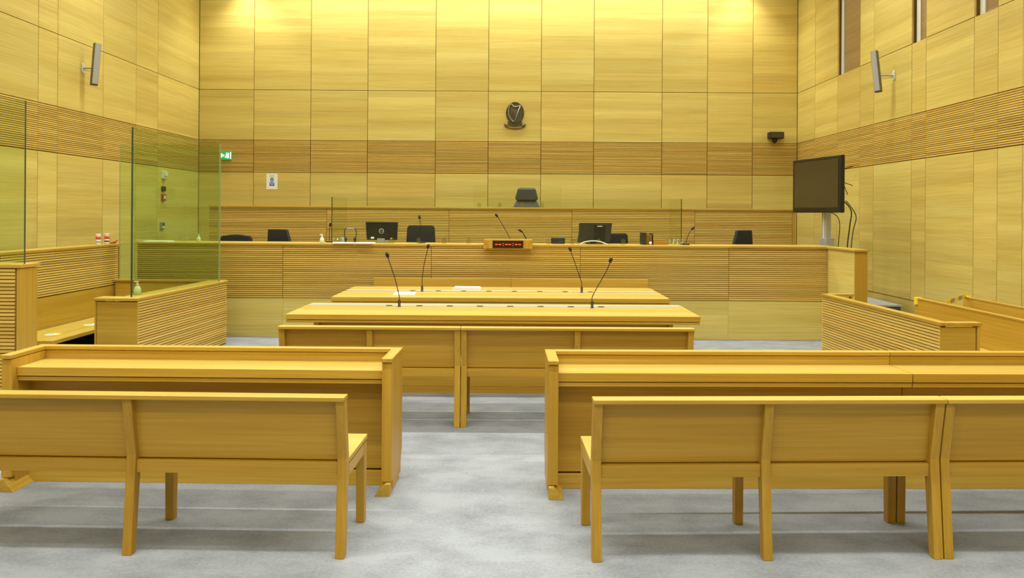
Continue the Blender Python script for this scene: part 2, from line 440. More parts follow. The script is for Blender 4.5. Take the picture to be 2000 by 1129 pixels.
for i, (X, ye, zt, lab) in enumerate(((4.23, 8.165, .79, 'oak jury bench with high plain back, nearer the slatted counter'),
                                      (4.95, 8.53, .768, 'oak jury bench with plain back, beside the right wall'))):
    t = thing('jury_bench', lab, 'bench', (X, 6.8, 0), group='jury benches')
    L0, L1 = -1.65, ye-6.8
    m = MB(); m.prism([(0, .40), (.03, .40), (.045, zt-.02), (.012, zt-.02)], 1, L0, L1); m.build('backrest', OAK[1], t, .002)
    m = MB(); m.slab(.008, .052, L0, L1, zt-.019, zt); m.build('top_rail', [LITTOP[1], OAK[1]], t, .003)
    m = MB(); m.slab(-.40, -.002, L0, L1, .43, .46); m.build('seat', [LITTOP[1], OAK[1]], t, .003)
    for y in (L0+.03, (L0+L1)/2, L1-.08):
        m = MB(); m.box(-.36, .03, y, y+.05, 0, .428 if y != L0 else .428); m.build('leg', OAK[2], t, .003)
    if i == 0:
        m = MB(); m.box(.004, .056, L1-.05, L1+.004, zt-.002, zt+.004); m.box(-.004, .012, L1-.05, L1+.004, zt-.07, zt); m.build('tape', YELLOW, t)
    else:
        m = MB(); m.box(.004, .058, L1-.06, L1+.004, zt-.001, zt+.004); m.build('tape', YELLOW, t)
m = MB()
A, B = Vector((4.968, 8.50, .775)), Vector((4.262, 7.62, .795))
n = 5
for k in range(n):
    p, q = A.lerp(B, k/n), A.lerp(B, (k+1)/n)
    m.hull8([(p.x, p.y, p.z-.022), (p.x+.003, p.y, p.z-.022), (q.x+.003, q.y, q.z-.022), (q.x, q.y, q.z-.022),
             (p.x, p.y, p.z+.022), (p.x+.003, p.y, p.z+.022), (q.x+.003, q.y, q.z+.022), (q.x, q.y, q.z+.022)], mi=k % 2)
tag(m.build('barrier_tape', [YELLOW, GREYP]), 'yellow and grey striped tape stretched between the two jury benches', 'tape')

# grey cabinet by the right wall
t = thing('equipment_cabinet', 'low grey metal cabinet against the right wall below the television', 'cabinet', (4.99, 10.36, 0))
m = MB(); m.box(-.22, .21, 0, .95, .43, .455); m.build('top', CABTOP, t, .003)
m = MB(); m.box(-.21, .2, .012, .94, 0, .428); m.build('body', CABSIDE, t, .003)
m = MB(); m.box(-.19, .18, 0, .011, .04, .40); m.build('door', CABSIDE, t, .002)

# ------------------------------------------------------------------ tables
def table(label, loc, w, dep, zt, trough, ng):
    t = thing('court_table', label, 'table', loc, group='long oak tables')
    h = w/2
    m = MB()
    m.slab(-h, h, 0, dep, zt-.048, zt)
    m.build('tabletop', [LITTOP[0], OAK[0]], t, .003)
    m = MB(); m.box(-h+.004, h-.004, .006, dep-.006, zt-.075, zt-.053); m.build('underframe', OAK[0], t, .002)
    m = MB(); m.box(-h+.26, h-.26, .2, .225, .06, zt-.076); m.build('modesty_panel', PANEL[0], t)
    m = MB(); m.box(-h+.26, h-.26, .185, .235, 0, .058); m.build('plinth', OAK[0], t)
    for s in (-h+.215, h-.255):
        m = MB(); m.box(s, s+.04, .15, dep-.1, 0, zt-.076); m.build('leg', OAK[2], t, .002)
    y0, y1 = trough
    m = MB(); m.box(-h+.03, h-.03, y0, y1, zt-.002, zt+.003); tr = m.build('cable_trough', TROUGH, t)
    m = MB(); m.box(-h+.03, h-.03, y1-.06, y1-.004, zt+.003, zt+.0055); m.build('trough_lid', LID, tr)
    for k in range(ng):
        x = -1.04+k*(2.08/(ng-1))
        m = MB(); m.lathe([(.033, .0), (.033, .003), (.026, .0045)], (0, 0, 0), 20)
        m.build('grommet', DARK, t, loc=(x, y0+.035, zt+.003))
    return t
table('long oak table nearer the camera, behind the row of two benches', (-.21, 6.88, 0), 3.72, .88, .74, (.62, .82), 8)
table('long oak table farther from the camera, with papers on it', (-.175, 8.32, 0), 3.67, 1.22, .74, (.64, .77), 8)

# ------------------------------------------------------------------ benches
def bench(label, loc, rz, ups, w0, w1, group, both=(True, True)):
    """ups: x of the uprights' centres; rear legs at y=0 (nearest the viewer), seat towards +y"""
    t = thing('court_bench', label, 'bench', loc, rz, group)
    hw = .0225
    rear = lambda z: (.04+(.47-z)*-.085 if z < .47 else .04-(z-.47)*.17)      # rear face of the uprights
    for x in ups:
        pr = [(rear(0), 0), (rear(0)+.048, 0), (.092, .40), (.092, .46), (rear(.753)+.048, .753), (rear(.753), .753), (.04, .47)]
        m = MB(); m.def_t = rt(.05, .3); m.prism(pr, 0, x-hw, x+hw); m.build('leg', PANEL[2], t, .003)
        m = MB(); m.def_t = rt(.05, .5); m.prism([(.435, 0), (.48, 0), (.49, .418), (.43, .418)], 0, x-hw, x+hw); m.build('leg', PANEL[2], t, .003)
        m = MB(); m.box(x-.02, x+.02, .108, .428, .365, .42); m.build('seat_rail', OAK[1], t, .002)
    m = MB(); m.slab(w0, w1, .085, .50, .432, .457); m.build('seat', [LITTOP[0], OAK[0]], t, .004)
    for a, b in zip(ups[:-1], ups[1:]):
        a, b = a+hw, b-hw
        m = MB(); zz = (.452, .752)
        m.prism([(rear(zz[0])+.036, zz[0]), (rear(zz[0])+.052, zz[0]), (rear(zz[1])+.052, zz[1]), (rear(zz[1])+.036, zz[1])], 0, a, b)
        m.build('backrest', PANEL[0], t)
        m = MB(); m.box(a, b, .05, .075, .384, .446); m.build('rear_rail', PANEL[0], t, .002)
        m = MB(); m.box(a, b, .45, .47, .36, .43); m.build('front_rail', OAK[0], t, .002)
    m = MB(); m.slab(w0, w1, -.024, .055, .754, .776); m.build('top_rail', [LITTOP[0], OAK[0]], t, .004)
    return t
g1 = 'slatless oak benches with panelled backs'
g1 = 'oak benches with panelled backs'
# front left (runs out of frame), front right pair
bench('oak bench at the front left, cut by the left edge', (-.8125, 3.655, 0), R(-1.25), [-2.075, -1.05, -.0235], -2.11, 0, g1)
bench('oak bench at the front right, its left end beside the aisle', (.366, 3.637, 0), R(2.0), [.0235, .845, 1.676], 0, 1.70, g1)
bench('oak bench at the front right, cut by the right edge', (.366+1.704*math.cos(R(2)), 3.637+1.704*math.sin(R(2)), 0), R(2.0), [.0235, .855, 1.676], 0, 1.70, g1)
# middle pair
bench('shorter oak bench behind the nearer table, left of the pair', (-1.833, 5.915, 0), 0, [.0235, .70, 1.378], 0, 1.402, g1)
bench('longer oak bench behind the nearer table, right of the pair', (-.428, 5.915, 0), R(.15), [.0235, .90, 1.776], 0, 1.80, g1)
# far pair, backs against the counter, facing the camera: only the top of their backs shows above the far table
for i, (xc, lab) in enumerate(((-.975, 'oak bench back behind the farther table, left half, against the counter'), (.825, 'oak bench back behind the farther table, right half, against the counter'))):
    t = thing('facing_bench', lab, 'bench', (xc, 10.10, 0), group='oak benches facing the tables')
    m = MB(); m.prism([(-.06, .44), (-.03, .44), (0, .80), (-.025, .80)], 0, -.897, .897); m.build('backrest', OAK[0], t, .003)
    m = MB(); m.slab(-.897, .897, -.5, -.065, .43, .455); m.build('seat', [LITTOP[0], OAK[0]], t, .003)
    for x in (-.87, 0, .87):
        m = MB(); m.box(x-.026, x+.026, -.05, .0, 0, .435); m.build('leg', OAK[2], t, .003)
        m = MB(); m.box(x-.026, x+.026, -.48, -.43, 0, .428); m.build('leg', OAK[2], t, .003)

# ------------------------------------------------------------------ pew desks
def pew_desk(label, loc, rz, w, ends):
    """near edge of the end panels at y=0, rail at the far side"""
    t = thing('pew_desk', label, 'desk', loc, rz, 'oak desks facing the tables')
    D = .37; E = .06
    x0 = E if ends[0] else 0; x1 = w-E if ends[1] else w
    for k, xe in enumerate((0, w-E)):
        if not ends[k]: continue
        m = MB(); m.prism([(0, .075), (0, .772), (D, .772), (D, .17), (D-.05, .09), (D-.05, .03), (.04, .03), (.04, .075)], 0, xe, xe+E); m.build('end_panel', PANEL[2], t, .003)
        m = MB(); m.slab(xe-.002, xe+E+.002, -.012, D+.006, .776, .80); m.build('end_cap', [LITTOP[1], OAK[1]], t, .003)
        s = 1 if k == 0 else -1
        a = xe if k == 0 else xe+E
        pts = [(a, 0), (a+s*.012, .07), (a+s*.035, .07), (a+s*.105, 0)]
        m = MB(); m.prism([(a+s*.006, 0), (a+s*.006, .072), (a+s*.035, .072), (a+s*.095, 0)], 1, -.03, .30); m.build('foot', OAK[1], t, .002)
    m = MB(); m.slab(x0, x1, D-.055, D+.006, .776, .80); m.build('top_rail', [LITTOP[0], OAK[0]], t, .003)
    m = MB(); m.box(x0, x1, D-.045, D-.012, .05, .772); m.build('rear_board', OAK[0], t)
    m = MB(); m.slab(x0+.001, x1-.001, .045, D-.05, .667, .72); m.build('desk_top', [LITTOP[0], OAK[0]], t, .003)
    m = MB(); m.box(x0+.001, x1-.001, .052, D-.05, .638, .662); m.build('lower_shelf', OAK[0], t, .002)
    m = MB(); m.box(x0+.001, x1-.001, .17, .19, .10, .637); m.build('modesty_panel', PANEL[0], t)
    m = MB(); m.box(x0+.001, x1-.001, .155, .30, 0, .088); m.build('plinth', OAK[0], t, .002)
    return t
pew_desk('oak pew desk with raised rail behind the front left bench', (-3.035, 4.53, 0), R(-.85), 2.31, (1, 1))
pew_desk('oak pew desk behind the front right bench, its left end at the aisle', (.187, 4.458, 0), R(1.0), 2.16, (1, 0))
pew_desk('oak pew desk behind the front right bench, cut by the right edge', (.187+2.163*math.cos(R(1)), 4.458+2.163*math.sin(R(1)), 0), R(1.0), 1.42, (0, 1))

# ------------------------------------------------------------------ microphones
def smooth_pts(pts, n=6):
    out = []; P = [Vector(p) for p in pts]
    for i in range(len(P)-1):
        p0 = P[max(i-1, 0)]; p1 = P[i]; p2 = P[i+1]; p3 = P[min(i+2, len(P)-1)]
        for k in range(n):
            u = k/n
            out.append(.5*((2*p1)+(p2-p0)*u+(2*p0-5*p1+4*p2-p3)*u*u+(3*p1-p0-3*p2+p3)*u**3))
    out.append(P[-1]); return out
def mic(label, loc, pts, group, ring=None, r=.0042, hl=.055, hr=.017, base=True):
    t = thing('microphone', label, 'microphone', loc, group=group)
    if base:
        m = MB(); m.lathe([(.017, 0), (.017, .004), (.013, .006), (.013, .062), (.008, .068)], (0, 0, 0), 14); m.build('base', BLACK, t)
        z0 = .066
    else:
        m = MB(); m.lathe([(.05, 0), (.05, .012), (.04, .018)], (0, 0, 0), 18); m.build('base', BLACK, t); z0 = .016
    P = smooth_pts([(0, 0, z0)]+[(x, y, z) for x, y, z in pts])
    m = MB(); m.tube(P, r, 8); m.build('gooseneck', BLACK, t)
    d = (P[-1]-P[-3]).normalized(); e = P[-1]
    m = MB(); m.tube([e+d*(hl*a) for a in (0, .06, .3, .7, .92, 1)], [hr*.35, hr*.8, hr, hr, hr*.75, hr*.2], 12); m.build('head', BLACK, t)
    if ring:
        m = MB(); m.tube([e-d*.012, e+d*.003], r*1.9, 10); m.build('light_ring', ring, t)
    return t
gm = 'microphones on the tables'
mic('black gooseneck microphone bent left on the nearer table, left side', (-1.142, 7.48, .7402), [(-.005, 0, .12), (-.045, .01, .27), (-.09, .02, .40), (-.115, .02, .475)], gm)
mic('black gooseneck microphone bent right on the nearer table, right side', (.735, 7.47, .7402), [(.0, 0, .10), (.025, .0, .16), (.10, .01, .29), (.150, .02, .38), (.172, .02, .44)], gm)
mic('upright black microphone with orange ring on the farther table, left side', (-1.102, 8.95, .7402), [(.0, 0, .14), (.018, .01, .30), (.045, .02, .43), (.06, .02, .50)], gm, ring=RED)
mic('black gooseneck microphone bent left on the farther table, right side', (.757, 8.93, .7402), [(-.003, 0, .12), (-.03, .0, .20), (-.09, .01, .37), (-.128, .02, .48)], gm)
gc = 'microphones on the long counter'
ZW = 1.2435
mic('small black microphone beside the left edge of the acrylic screen', (-2.60, 10.64, ZW), [(0, 0, .1), (.005, 0, .19), (.008, 0, .215)], gc, base=False)
mic('thin black microphone in front of the middle black chair', (-1.30, 10.5, ZW), [(-.01, 0, .12), (-.02, 0, .26), (-.03, 0, .325)], gc, base=False)
mic('long black microphone leaning left above the red timer', (-.08, 10.475, ZW), [(-.04, 0, .12), (-.15, 0, .31), (-.185, 0, .365)], gc, base=False)
mic('short black microphone leaning left just right of the long one', (.15, 10.5, ZW), [(-.02, 0, .06), (-.07, 0, .15), (-.082, 0, .165)], gc, base=False, r=.007, hl=.06, hr=.016)
mic('black microphone with orange ring right of the acrylic screen', (2.31, 10.5, ZW), [(.01, 0, .07), (.045, 0, .16), (.077, 0, .205)], gc, ring=RED, base=False, hl=.06)

# ------------------------------------------------------------------ papers
def paper(label, x, y, z, w, d, rz=0, th=.003, group='white papers'):
    m = MB(); m.box(-w/2, w/2, -d/2, d/2, 0, th)
    return tag(m.build('paper', PAPER, loc=(x, y, z), rot=(0, 0, rz)), label, 'paper', group)
o = paper('white sheet with faint print on the farther table, left', -1.27, 8.72, .7401, .24, .30, R(4))
m = MB(); m.box(.02, .09, .0, .015, .0031, .0036); m.build('print', GREYP, o)
m = MB()
for k in range(4): m.box(-.165+.004*k, .165-.004*k, -.1, .1, k*.006, k*.006+.005)
tag(m.build('paper_stack', PAPER, loc=(-.60, 9.29, .7401), rot=(0, 0, R(-3))), 'small stack of white papers at the middle of the farther table', 'paper', 'white papers')
m = MB(); m.box(-.14, .13, -.12, .12, 0, .012); tag(m.build('paper_stack', PAPER, loc=(-2.30, 10.245, ZW), rot=(0, 0, R(2))), 'white papers overhanging the long counter under the headphones', 'paper', 'white papers')
m = MB(); m.box(-.115, .115, -.14, .1, 0, .016); tag(m.build('paper_stack', PAPER, loc=(-2.02, 10.24, ZW), rot=(0, 0, R(-2))), 'white papers overhanging the long counter left of the monitor', 'paper', 'white papers')
m = MB(); m.box(-.17, .17, -.1, .1, 0, .012); tag(m.build('paper_stack', PAPER, loc=(-4.85, 10.40, ZW)), 'white papers at the left end of the long counter, seen through glass', 'paper', 'white papers')
paper('white sheet under the small dark device on the long counter', .56, 10.48, ZW, .2, .12, 0)

# ------------------------------------------------------------------ chairs, monitors, small things on the counter
def chair(label, loc, rz, ztop, w=.44, h=.5, wt=.40, tilt=0, group='clerks\' chairs', fl=.28, crown=0, shear=0, rr=.05):
    t = thing('office_chair', label, 'chair', loc, rz, group)
    zt = ztop-loc[2]; zb = zt-h
    prof = []
    n = 6
    pts = [(-w/2, zb), (w/2, zb)]
    for k in range(n+1):
        a = math.pi/2*k/n; pts.append((wt/2-rr+rr*math.cos(a), zt-rr-crown+rr*math.sin(a)))
    if crown:
        for k in range(1, 6): u = 1-2*k/6; pts.append(((wt/2-rr)*u, zt-crown+crown*(1-u*u)))
    for k in range(n+1):
        a = math.pi/2+math.pi/2*k/n; pts.append((-wt/2+rr+rr*math.cos(a), zt-rr-crown+rr*math.sin(a)))
    pts = [(x+shear*(z-zb)/h, z) for x, z in pts]
    m = MB(); m.prism(pts, 1, -.03, .03); m.build('backrest', CHAIRF, t, .012)
    sz = .46
    m = MB(); m.box(-.24, .24, .05, .52, sz-.07, sz); m.build('seat', CHAIRF, t, .02)
    m = MB(); m.box(-.04, .04, -.05, -.02, sz-.12, zb+.1); m.box(-.04, .04, -.05, .3, sz-.12, sz-.09); m.build('back_bracket', BLACK, t)
    m = MB(); m.lathe([(.03, .1), (.03, sz-.1)], (0, .28, 0), 12); m.build('column', BLACK, t)
    m = MB()
    for k in range(5):
        a = 2*math.pi*k/5
        m.tube([(0, .28, .1), (.27*math.cos(a), .28+.27*math.sin(a), .06)], [.025, .018], 8)
    m.build('base', BLACK, t)
    for k in range(5):
        a = 2*math.pi*k/5
        m = MB(); m.ball((.27*math.cos(a), .28+.27*math.sin(a), .03), .03, .03, .03, 10); m.build('caster', BLACK, t)
    return t
chair('low black chair with curved top behind the counter at far left', (-4.11, 11.25, .28), 0, 1.325, .49, .42, .46, crown=.018)
chair('black chair turned sideways behind the counter, second from left', (-3.44, 11.2, .28), R(-14), 1.405, .44, .36, .31, shear=-.05, rr=.02)
chair('black trapezoid-backed chair right of the left monitor', (-1.40, 11.2, .28), 0, 1.478, .45, .5, .40)
chair('black chair partly hidden behind the right monitor', (1.40, 11.25, .28), R(16), 1.375, .50, .45, .47)
chair('black chair turned sideways near the right end of the counter', (3.27, 11.2, .28), R(20), 1.437, .40, .40, .26, shear=.045, rr=.02)

# the judge's chair
t = thing('judge_chair', 'large grey leather chair with padded headrest behind the raised bench', 'chair', (.165, 13.6, .6))
def rounded(w, h, r, zc, wt=None, n=6):
    wt = wt or w; pts = []
    for (cx_, cz_, a0) in ((wt/2-r, zc+h/2-r, 0), (-wt/2+r, zc+h/2-r, 90), (-w/2+r, zc-h/2+r, 180), (w/2-r, zc-h/2+r, 270)):
        for k in range(n+1):
            a = R(a0+90*k/n); pts.append((cx_+r*math.cos(a), cz_+r*math.sin(a)))
    return pts
m = MB(); m.prism(rounded(.40, .235, .06, 1.395, .34), 1, -.09, .03); m.build('headrest', LEATHER, t, .03)
m = MB(); m.prism([(-.30, .62), (.30, .62), (.30, 1.05), (.185, 1.285), (-.185, 1.285), (-.30, 1.05)], 1, -.05, .06); m.build('backrest', LEATHER2, t, .02)
m = MB(); m.box(-.28, .28, -.5, .0, .44, .56); m.build('seat', LEATHER, t, .03)
for s in (-1, 1):
    m = MB(); m.box(s*.31-.03, s*.31+.03, -.42, .02, .70, .74); m.box(s*.31-.02, s*.31+.02, -.25, -.18, .5, .70); m.build('armrest', BLACK, t, .01)
m = MB(); m.lathe([(.03, .1), (.03, .44)], (0, -.22, 0), 12); m.build('column', BLACK, t)
m = MB()
for k in range(5):
    a = 2*math.pi*k/5; m.tube([(0, -.22, .1), (.26*math.cos(a), -.22+.26*math.sin(a), .03)], [.03, .02], 8)
m.build('base', BLACK, t)

def text_mesh(txt, size):
    cu = bpy.data.curves.new('lettering', 'FONT'); cu.body = txt; cu.size = size; cu.align_x = 'CENTER'; cu.align_y = 'CENTER'; cu.extrude = .0008
    ob = bpy.data.objects.new('lettering', cu); COL.objects.link(ob)
    bpy.context.view_layer.update()
    me = bpy.data.meshes.new_from_object(ob.evaluated_get(bpy.context.evaluated_depsgraph_get()))
    bpy.data.objects.remove(ob); bpy.data.curves.remove(cu)
    return me
# left monitor, its back to us, ring badge
t = thing('monitor', 'black computer monitor with round badge on the counter, left side', 'monitor', (-1.86, 10.56, ZW), R(-3), 'monitors on the counter')
m = MB(); m.prism([(-.222, .285), (.222, .285), (.212, .035), (-.205, .035)], 1, -.02, .025); m.build('case', BLACK, t, .006)
m = MB(); m.box(-.21, .21, .026, .028, .05, .275); m.build('screen', SCREEN, t)
m = MB(); m.box(-.05, .05, -.06, -.02, .0, .06); m.box(-.09, .09, -.03, .10, 0, .012); m.build('stand', GREYP, t, .003)
m = MB()
pts = [(.031*math.cos(2*math.pi*k/24), -.0225, .16+.031*math.sin(2*math.pi*k/24)) for k in range(25)]
m.tube(pts, .0045, 6, cap=False); b = m.build('badge', ALU, t)
me = text_mesh('DELL', .021); me.materials.append(ALU)
o = bpy.data.objects.new('lettering', me); COL.objects.link(o); o.parent = b; o.location = (0, -.0218, .16); o.rotation_euler = (R(90), 0, 0)
m = MB(); m.box(-.145, -.10, -.0225, -.02, .055, .08); m.box(.128, .145, -.0225, -.02, .05, .068); m.build('sticker', PAPER, t)
# right monitor
t = thing('monitor', 'large black monitor with silver mark on the counter, right side', 'monitor', (1.065, 10.58, ZW), R(4), 'monitors on the counter')
m = MB(); m.prism([(-.195, .292), (.245, .292), (.215, .022), (-.235, .022)], 1, -.02, .03); m.build('case', DARK, t, .006)
m = MB(); m.prism([(-.0, .27), (.15, .27), (.14, .03), (-.0, .03)], 1, -.04, -.0205); m.build('back_cover', BLACK, t, .004)
m = MB(); m.box(-.21, .22, .031, .033, .04, .28); m.build('screen', SCREEN, t)
m = MB(); m.box(-.05, .05, -.04, .04, .0, .03); m.box(-.11, .11, -.06, .12, 0, .01); m.build('stand', BLACK, t, .003)
m = MB(); m.ball((.07, -.041, .245), .042, .002, .008, 16); m.build('badge', ALU, t)

# acrylic screens
def foot_tab(parent, x, y, z):
    m = MB(); m.prism([(-.03, 0), (.03, 0), (.03, .05)]+[(.03*math.cos(R(a)), .05+.03*math.sin(R(a))) for a in range(20, 180, 20)]+[(-.03, .05)], 1, -.012, .012)
    m.build('foot', FOOT, parent, .002, loc=(x, y, z))
t = thing('acrylic_screen', 'clear acrylic screen standing on wooden feet along the long counter', 'screen', (0, 10.40, ZW), group='acrylic screens')
m = MB(); pane(m, [(-2.51, 0), (2.226, 0), (2.226, .005), (-2.51, .005)], .004, .62); m.build('front_pane', [CLEAR, GEDGE2], t)
for p in (766, 818, 868, 916, 1072, 1118, 1169, 1217):
    foot_tab(t, (p-1010)*10.385/1500, -.02, 0)
for x, e, lab in ((-2.51, .93, 'left'), (2.226, .82, 'right')):
    t2 = thing('acrylic_side_screen', 'clear acrylic side pane standing at the %s end of the long acrylic screen' % lab, 'screen', (x, 10.415, ZW), group='acrylic screens')
    m = MB(); pane(m, [(-.004, 0), (.004, 0), (.004, e), (-.004, e)], .004, .62)
    o = m.build('pane', [CLEAR, GEDGE2], t2)
    for k in (3, 5): o.data.polygons[k].material_index = 0
    o.data.polygons[4].material_index = 0
    m = MB(); m.box(-.0055, .0055, -.012, -.001, 0, .622); m.build('corner_strip', GEDGE2, t2)
t = thing('acrylic_screen', 'low clear acrylic screen on wooden feet before the grey leather chair', 'screen', (0, 12.55, 1.7575), group='acrylic screens')
m = MB(); pane(m, [(-.72, 0), (.72, 0), (.72, .005), (-.72, .005)], .004, .36); m.build('front_pane', [CLEAR, GEDGE2], t)
for p in (936, 976, 1019, 1059): foot_tab(t, (p-1010)*12.5/1500, -.02, 0)

# timer clock on the counter front
t = thing('timer_clock', 'oak boxed digital timer showing red dashes on the counter front', 'clock', (-.117, 10.15, 1.19))
m = MB()
m.prism([(-.07, 0), (-.07, .122), (.20, .122), (.20, .0545), (.012, .0545), (.012, 0)], 0, -.32, .32); m.build('case', OAK[0], t, .004)
for a, b in ((-.29, -.205), (.205, .29)):
    m = MB(); m.box(a, b, -.078, -.0705, .006, .105); m.build('front_block', OAK[2], t, .002)
m = MB(); m.box(-.2, .197, -.079, -.0705, .012, .108); d = m.build('display', DKRED, t)
m = MB(); x = -.152
for ch in '--:--:--':
    if ch == '-': m.box(x-.017, x+.017, -.0815, -.0792, .054, .065); x += .046
    else:
        x -= .004
        m.box(x-.005, x+.005, -.0815, -.0792, .068, .076); m.box(x-.005, x+.005, -.0815, -.0792, .043, .051); x += .042
m.build('digits', REDLED, d)

# soap / sanitiser bottles
def bottle(label, loc, h, mat=MINT):
    t = thing('sanitiser_bottle', label, 'bottle', loc, group='hand sanitiser bottles')
    k = h/.13
    m = MB(); m.lathe([(.024*k, 0), (.032*k, .004), (.033*k, .045*k), (.026*k, .072*k), (.012*k, .085*k), (.012*k, .092*k)], (0, 0, 0), 16); m.build('body', mat, t)
    m = MB(); m.lathe([(.014*k, .092*k), (.014*k, .102*k), (.006*k, .104*k), (.006*k, .12*k)], (0, 0, 0), 12); m.box(-.03*k, .012*k, -.007*k, .007*k, .12*k, .13*k); m.build('pump', WHITE, t)
    return t
bottle('pump sanitiser bottle on the long counter left of the headphones', (-2.62, 10.32, ZW), .118)
bottle('pump sanitiser bottle on the dock counter behind the glass', (-3.925, 7.95, .7905), .14)
bottle('pump sanitiser bottle on the long counter seen through the glass', (-4.31, 10.40, ZW), .11)

# wipes tubs and scissors on the left partition
for i, y in enumerate((9.52, 9.72)):
    t = thing('wipes_tub', ('white and red wipes tub on the left partition, left of two', 'white and red wipes tub on the left partition, right of two')[i], 'tub', (-5.19, y, 1.2355), group='wipes tubs')
    m = MB(); m.lathe([(.026, 0), (.028, .003), (.028, .118)], (0, 0, 0), 18); m.build('body', WHITE, t)
    m = MB(); m.lathe([(.029, .118), (.029, .13), (.026, .133)], (0, 0, 0), 18); m.build('lid', WHITE, t)
    m = MB(); m.lathe([(.0288, .065), (.0288, .108)], (0, 0, 0), 18); m.build('label_band', PINK, t)
    m = MB(); m.lathe([(.0288, .03), (.0288, .045)], (0, 0, 0), 18); m.build('label_print', (GREYP, DARK)[i], t)
m = MB(); m.tube([(-.05, 0, .008), (.02, .0, .022), (.05, .01, .05)], [.006, .009, .009], 8)
m.tube([(-.05, .01, .008), (.01, .015, .012), (.03, .02, .02)], .006, 8)
tag(m.build('scissors', RED, loc=(-5.15, 9.80, 1.2355)), 'small red-handled tool lying at the end of the left partition', 'tool')

# headphones, glasses, cup
t = thing('headphones', 'black headphones standing on papers on the long counter', 'headphones', (-2.235, 10.30, ZW+.0125))
pts = [(-.07, 0, .02), (-.078, 0, .08), (-.075, 0, .16), (-.05, 0, .185), (0, 0, .192), (.05, 0, .185), (.075, 0, .16), (.078, 0, .08), (.06, 0, .03)]
m = MB(); m.tube(smooth_pts(pts, 4), .0065, 8); m.build('headband', DARK, t)
m = MB(); m.tube([(-.055, 0, .178), (0, 0, .187), (.055, 0, .178)], .011, 8); m.build('padding', GREYP, t)
for s in (-1, 1):
    m = MB(); m.ball((s*.062, 0, .036), .018, .034, .036, 14); m.build('ear_cup', BLACK, t)
def tumbler(label, loc, group):
    m = MB()
    m.lathe([(.022, 0), (.024, .004), (.03, .078), (.031, .08), (.028, .078), (.021, .006)], (0, 0, 0), 16)
    return tag(m.build('drinking_glass', DRINK, loc=loc), label, 'glass', group)
for i, p in enumerate((652, 661, 669)):
    tumbler(('leftmost of three glasses beside the headphones', 'middle of three glasses beside the headphones', 'rightmost of three glasses beside the headphones')[i], ((p-1010)*10.5/1500, 10.5, ZW), 'drinking glasses on the left')
for i, p in enumerate((1309, 1316, 1322.5, 1329)):
    tumbler(('first drinking glass from the left in the row of four near the right microphone', 'second drinking glass from the left in the row of four near the right microphone',
             'third drinking glass from the left in the row of four near the right microphone', 'fourth drinking glass from the left in the row of four near the right microphone')[i],
            ((p-1010)*10.55/1500, 10.62-.045*i, ZW), 'drinking glasses on the right')
m = MB(); m.lathe([(.025, 0), (.035, .06), (.036, .065), (.032, .063), (.023, .004)], (0, 0, 0), 14)
tag(m.build('paper_cup', PALEBLUE, loc=(-2.355, 10.47, ZW)), 'pale blue paper cup just left of the headphones', 'cup')

# small device, cable, file holder, tray
t = thing('desk_device', 'small dark grey box-shaped device right of the red timer', 'device', (.56, 10.48, ZW+.0035))
m = MB(); m.box(-.094, .094, -.05, .05, 0, .082); m.build('body', DARK, t, .006)
m = MB(); m.box(.03, .09, -.02, .02, .082, .1); m.build('knob_block', GREYP, t, .004)
m = MB(); m.tube(smooth_pts([(-.19, 0, .004), (-.13, .0, .035), (-.02, 0, .052), (.09, 0, .042), (.19, 0, .004)], 6), .006, 8)
tag(m.build('cable', WHITE, loc=(1.03, 10.30, ZW)), 'white cable arching on the counter in front of the right monitor', 'cable')
t = thing('file_holder', 'black file holder with papers standing right of the right monitor', 'file holder', (1.775, 10.53, ZW))
m = MB(); m.box(-.075, -.02, -.1, .1, 0, .165); m.box(-.02, .075, .09, .1, 0, .15); m.box(.068, .075, -.1, .09, 0, .15); m.box(-.02, .068, -.1, .09, 0, .006); m.build('case', DARK, t, .002)
m = MB()
for k in range(5): m.box(-.015+k*.016, -.008+k*.016, -.085, .085, .007, .13+random.uniform(0, .03))
m.build('papers', BROWNF, t)
m = MB(); m.ball((.0, -.0, .022), .022, .018, .022, 10); tag(m.build('paper_ball', PAPER, loc=(1.815, 10.42+.03-.01, ZW)), 'small crumpled white item before the file holder', 'paper')
t = thing('wooden_tray', 'shallow wooden tray between the file holder and the glasses', 'tray', (1.955, 10.55, ZW))
m = MB(); m.box(-.10, .10, -.12, .12, 0, .012); m.build('bottom', OAK[0], t)
m = MB(); m.box(-.10, .10, -.12, -.105, .012, .05); m.box(-.10, .10, .105, .12, .012, .06); m.box(-.10, -.085, -.105, .105, .012, .06); m.box(.085, .10, -.105, .105, .012, .04); m.build('rim', BROWNF, t, .003)

# ------------------------------------------------------------------ television
t = thing('television', 'large black television on a silver column stand at the right', 'television', (4.262, 10.9, 0), R(-80))
m = MB(); m.box(-.61, .61, -.035, .03, 1.695, 2.475); m.build('frame', BLACK, t, .012)
m = MB(); m.box(-.555, .555, -.0385, -.0355, 1.765, 2.43); m.build('screen', SCREEN, t)
m = MB(); m.box(-.45, .45, .031, .09, 1.76, 2.40); m.build('back_case', DARK, t, .01)
m = MB(); m.box(-.055, .055, .10, .18, .9, 2.2); m.build('column', ALU, t, .008)
m = MB(); m.box(-.012, .012, .094, .0995, 1.33, 1.7); m.build('column_groove', WHITE, t)
m = MB(); m.box(-.085, .085, .085, .21, .05, 1.335)
for k in (-.05, 0, .05): m.box(k-.006, k+.006, .08, .085, .05, 1.33)
m.build('column_sleeve', ALU, t, .006)
m = MB(); m.box(-.24, .24, -.0, .34, .0, .05); m.build('base', SILVER, t, .01)
m = MB()
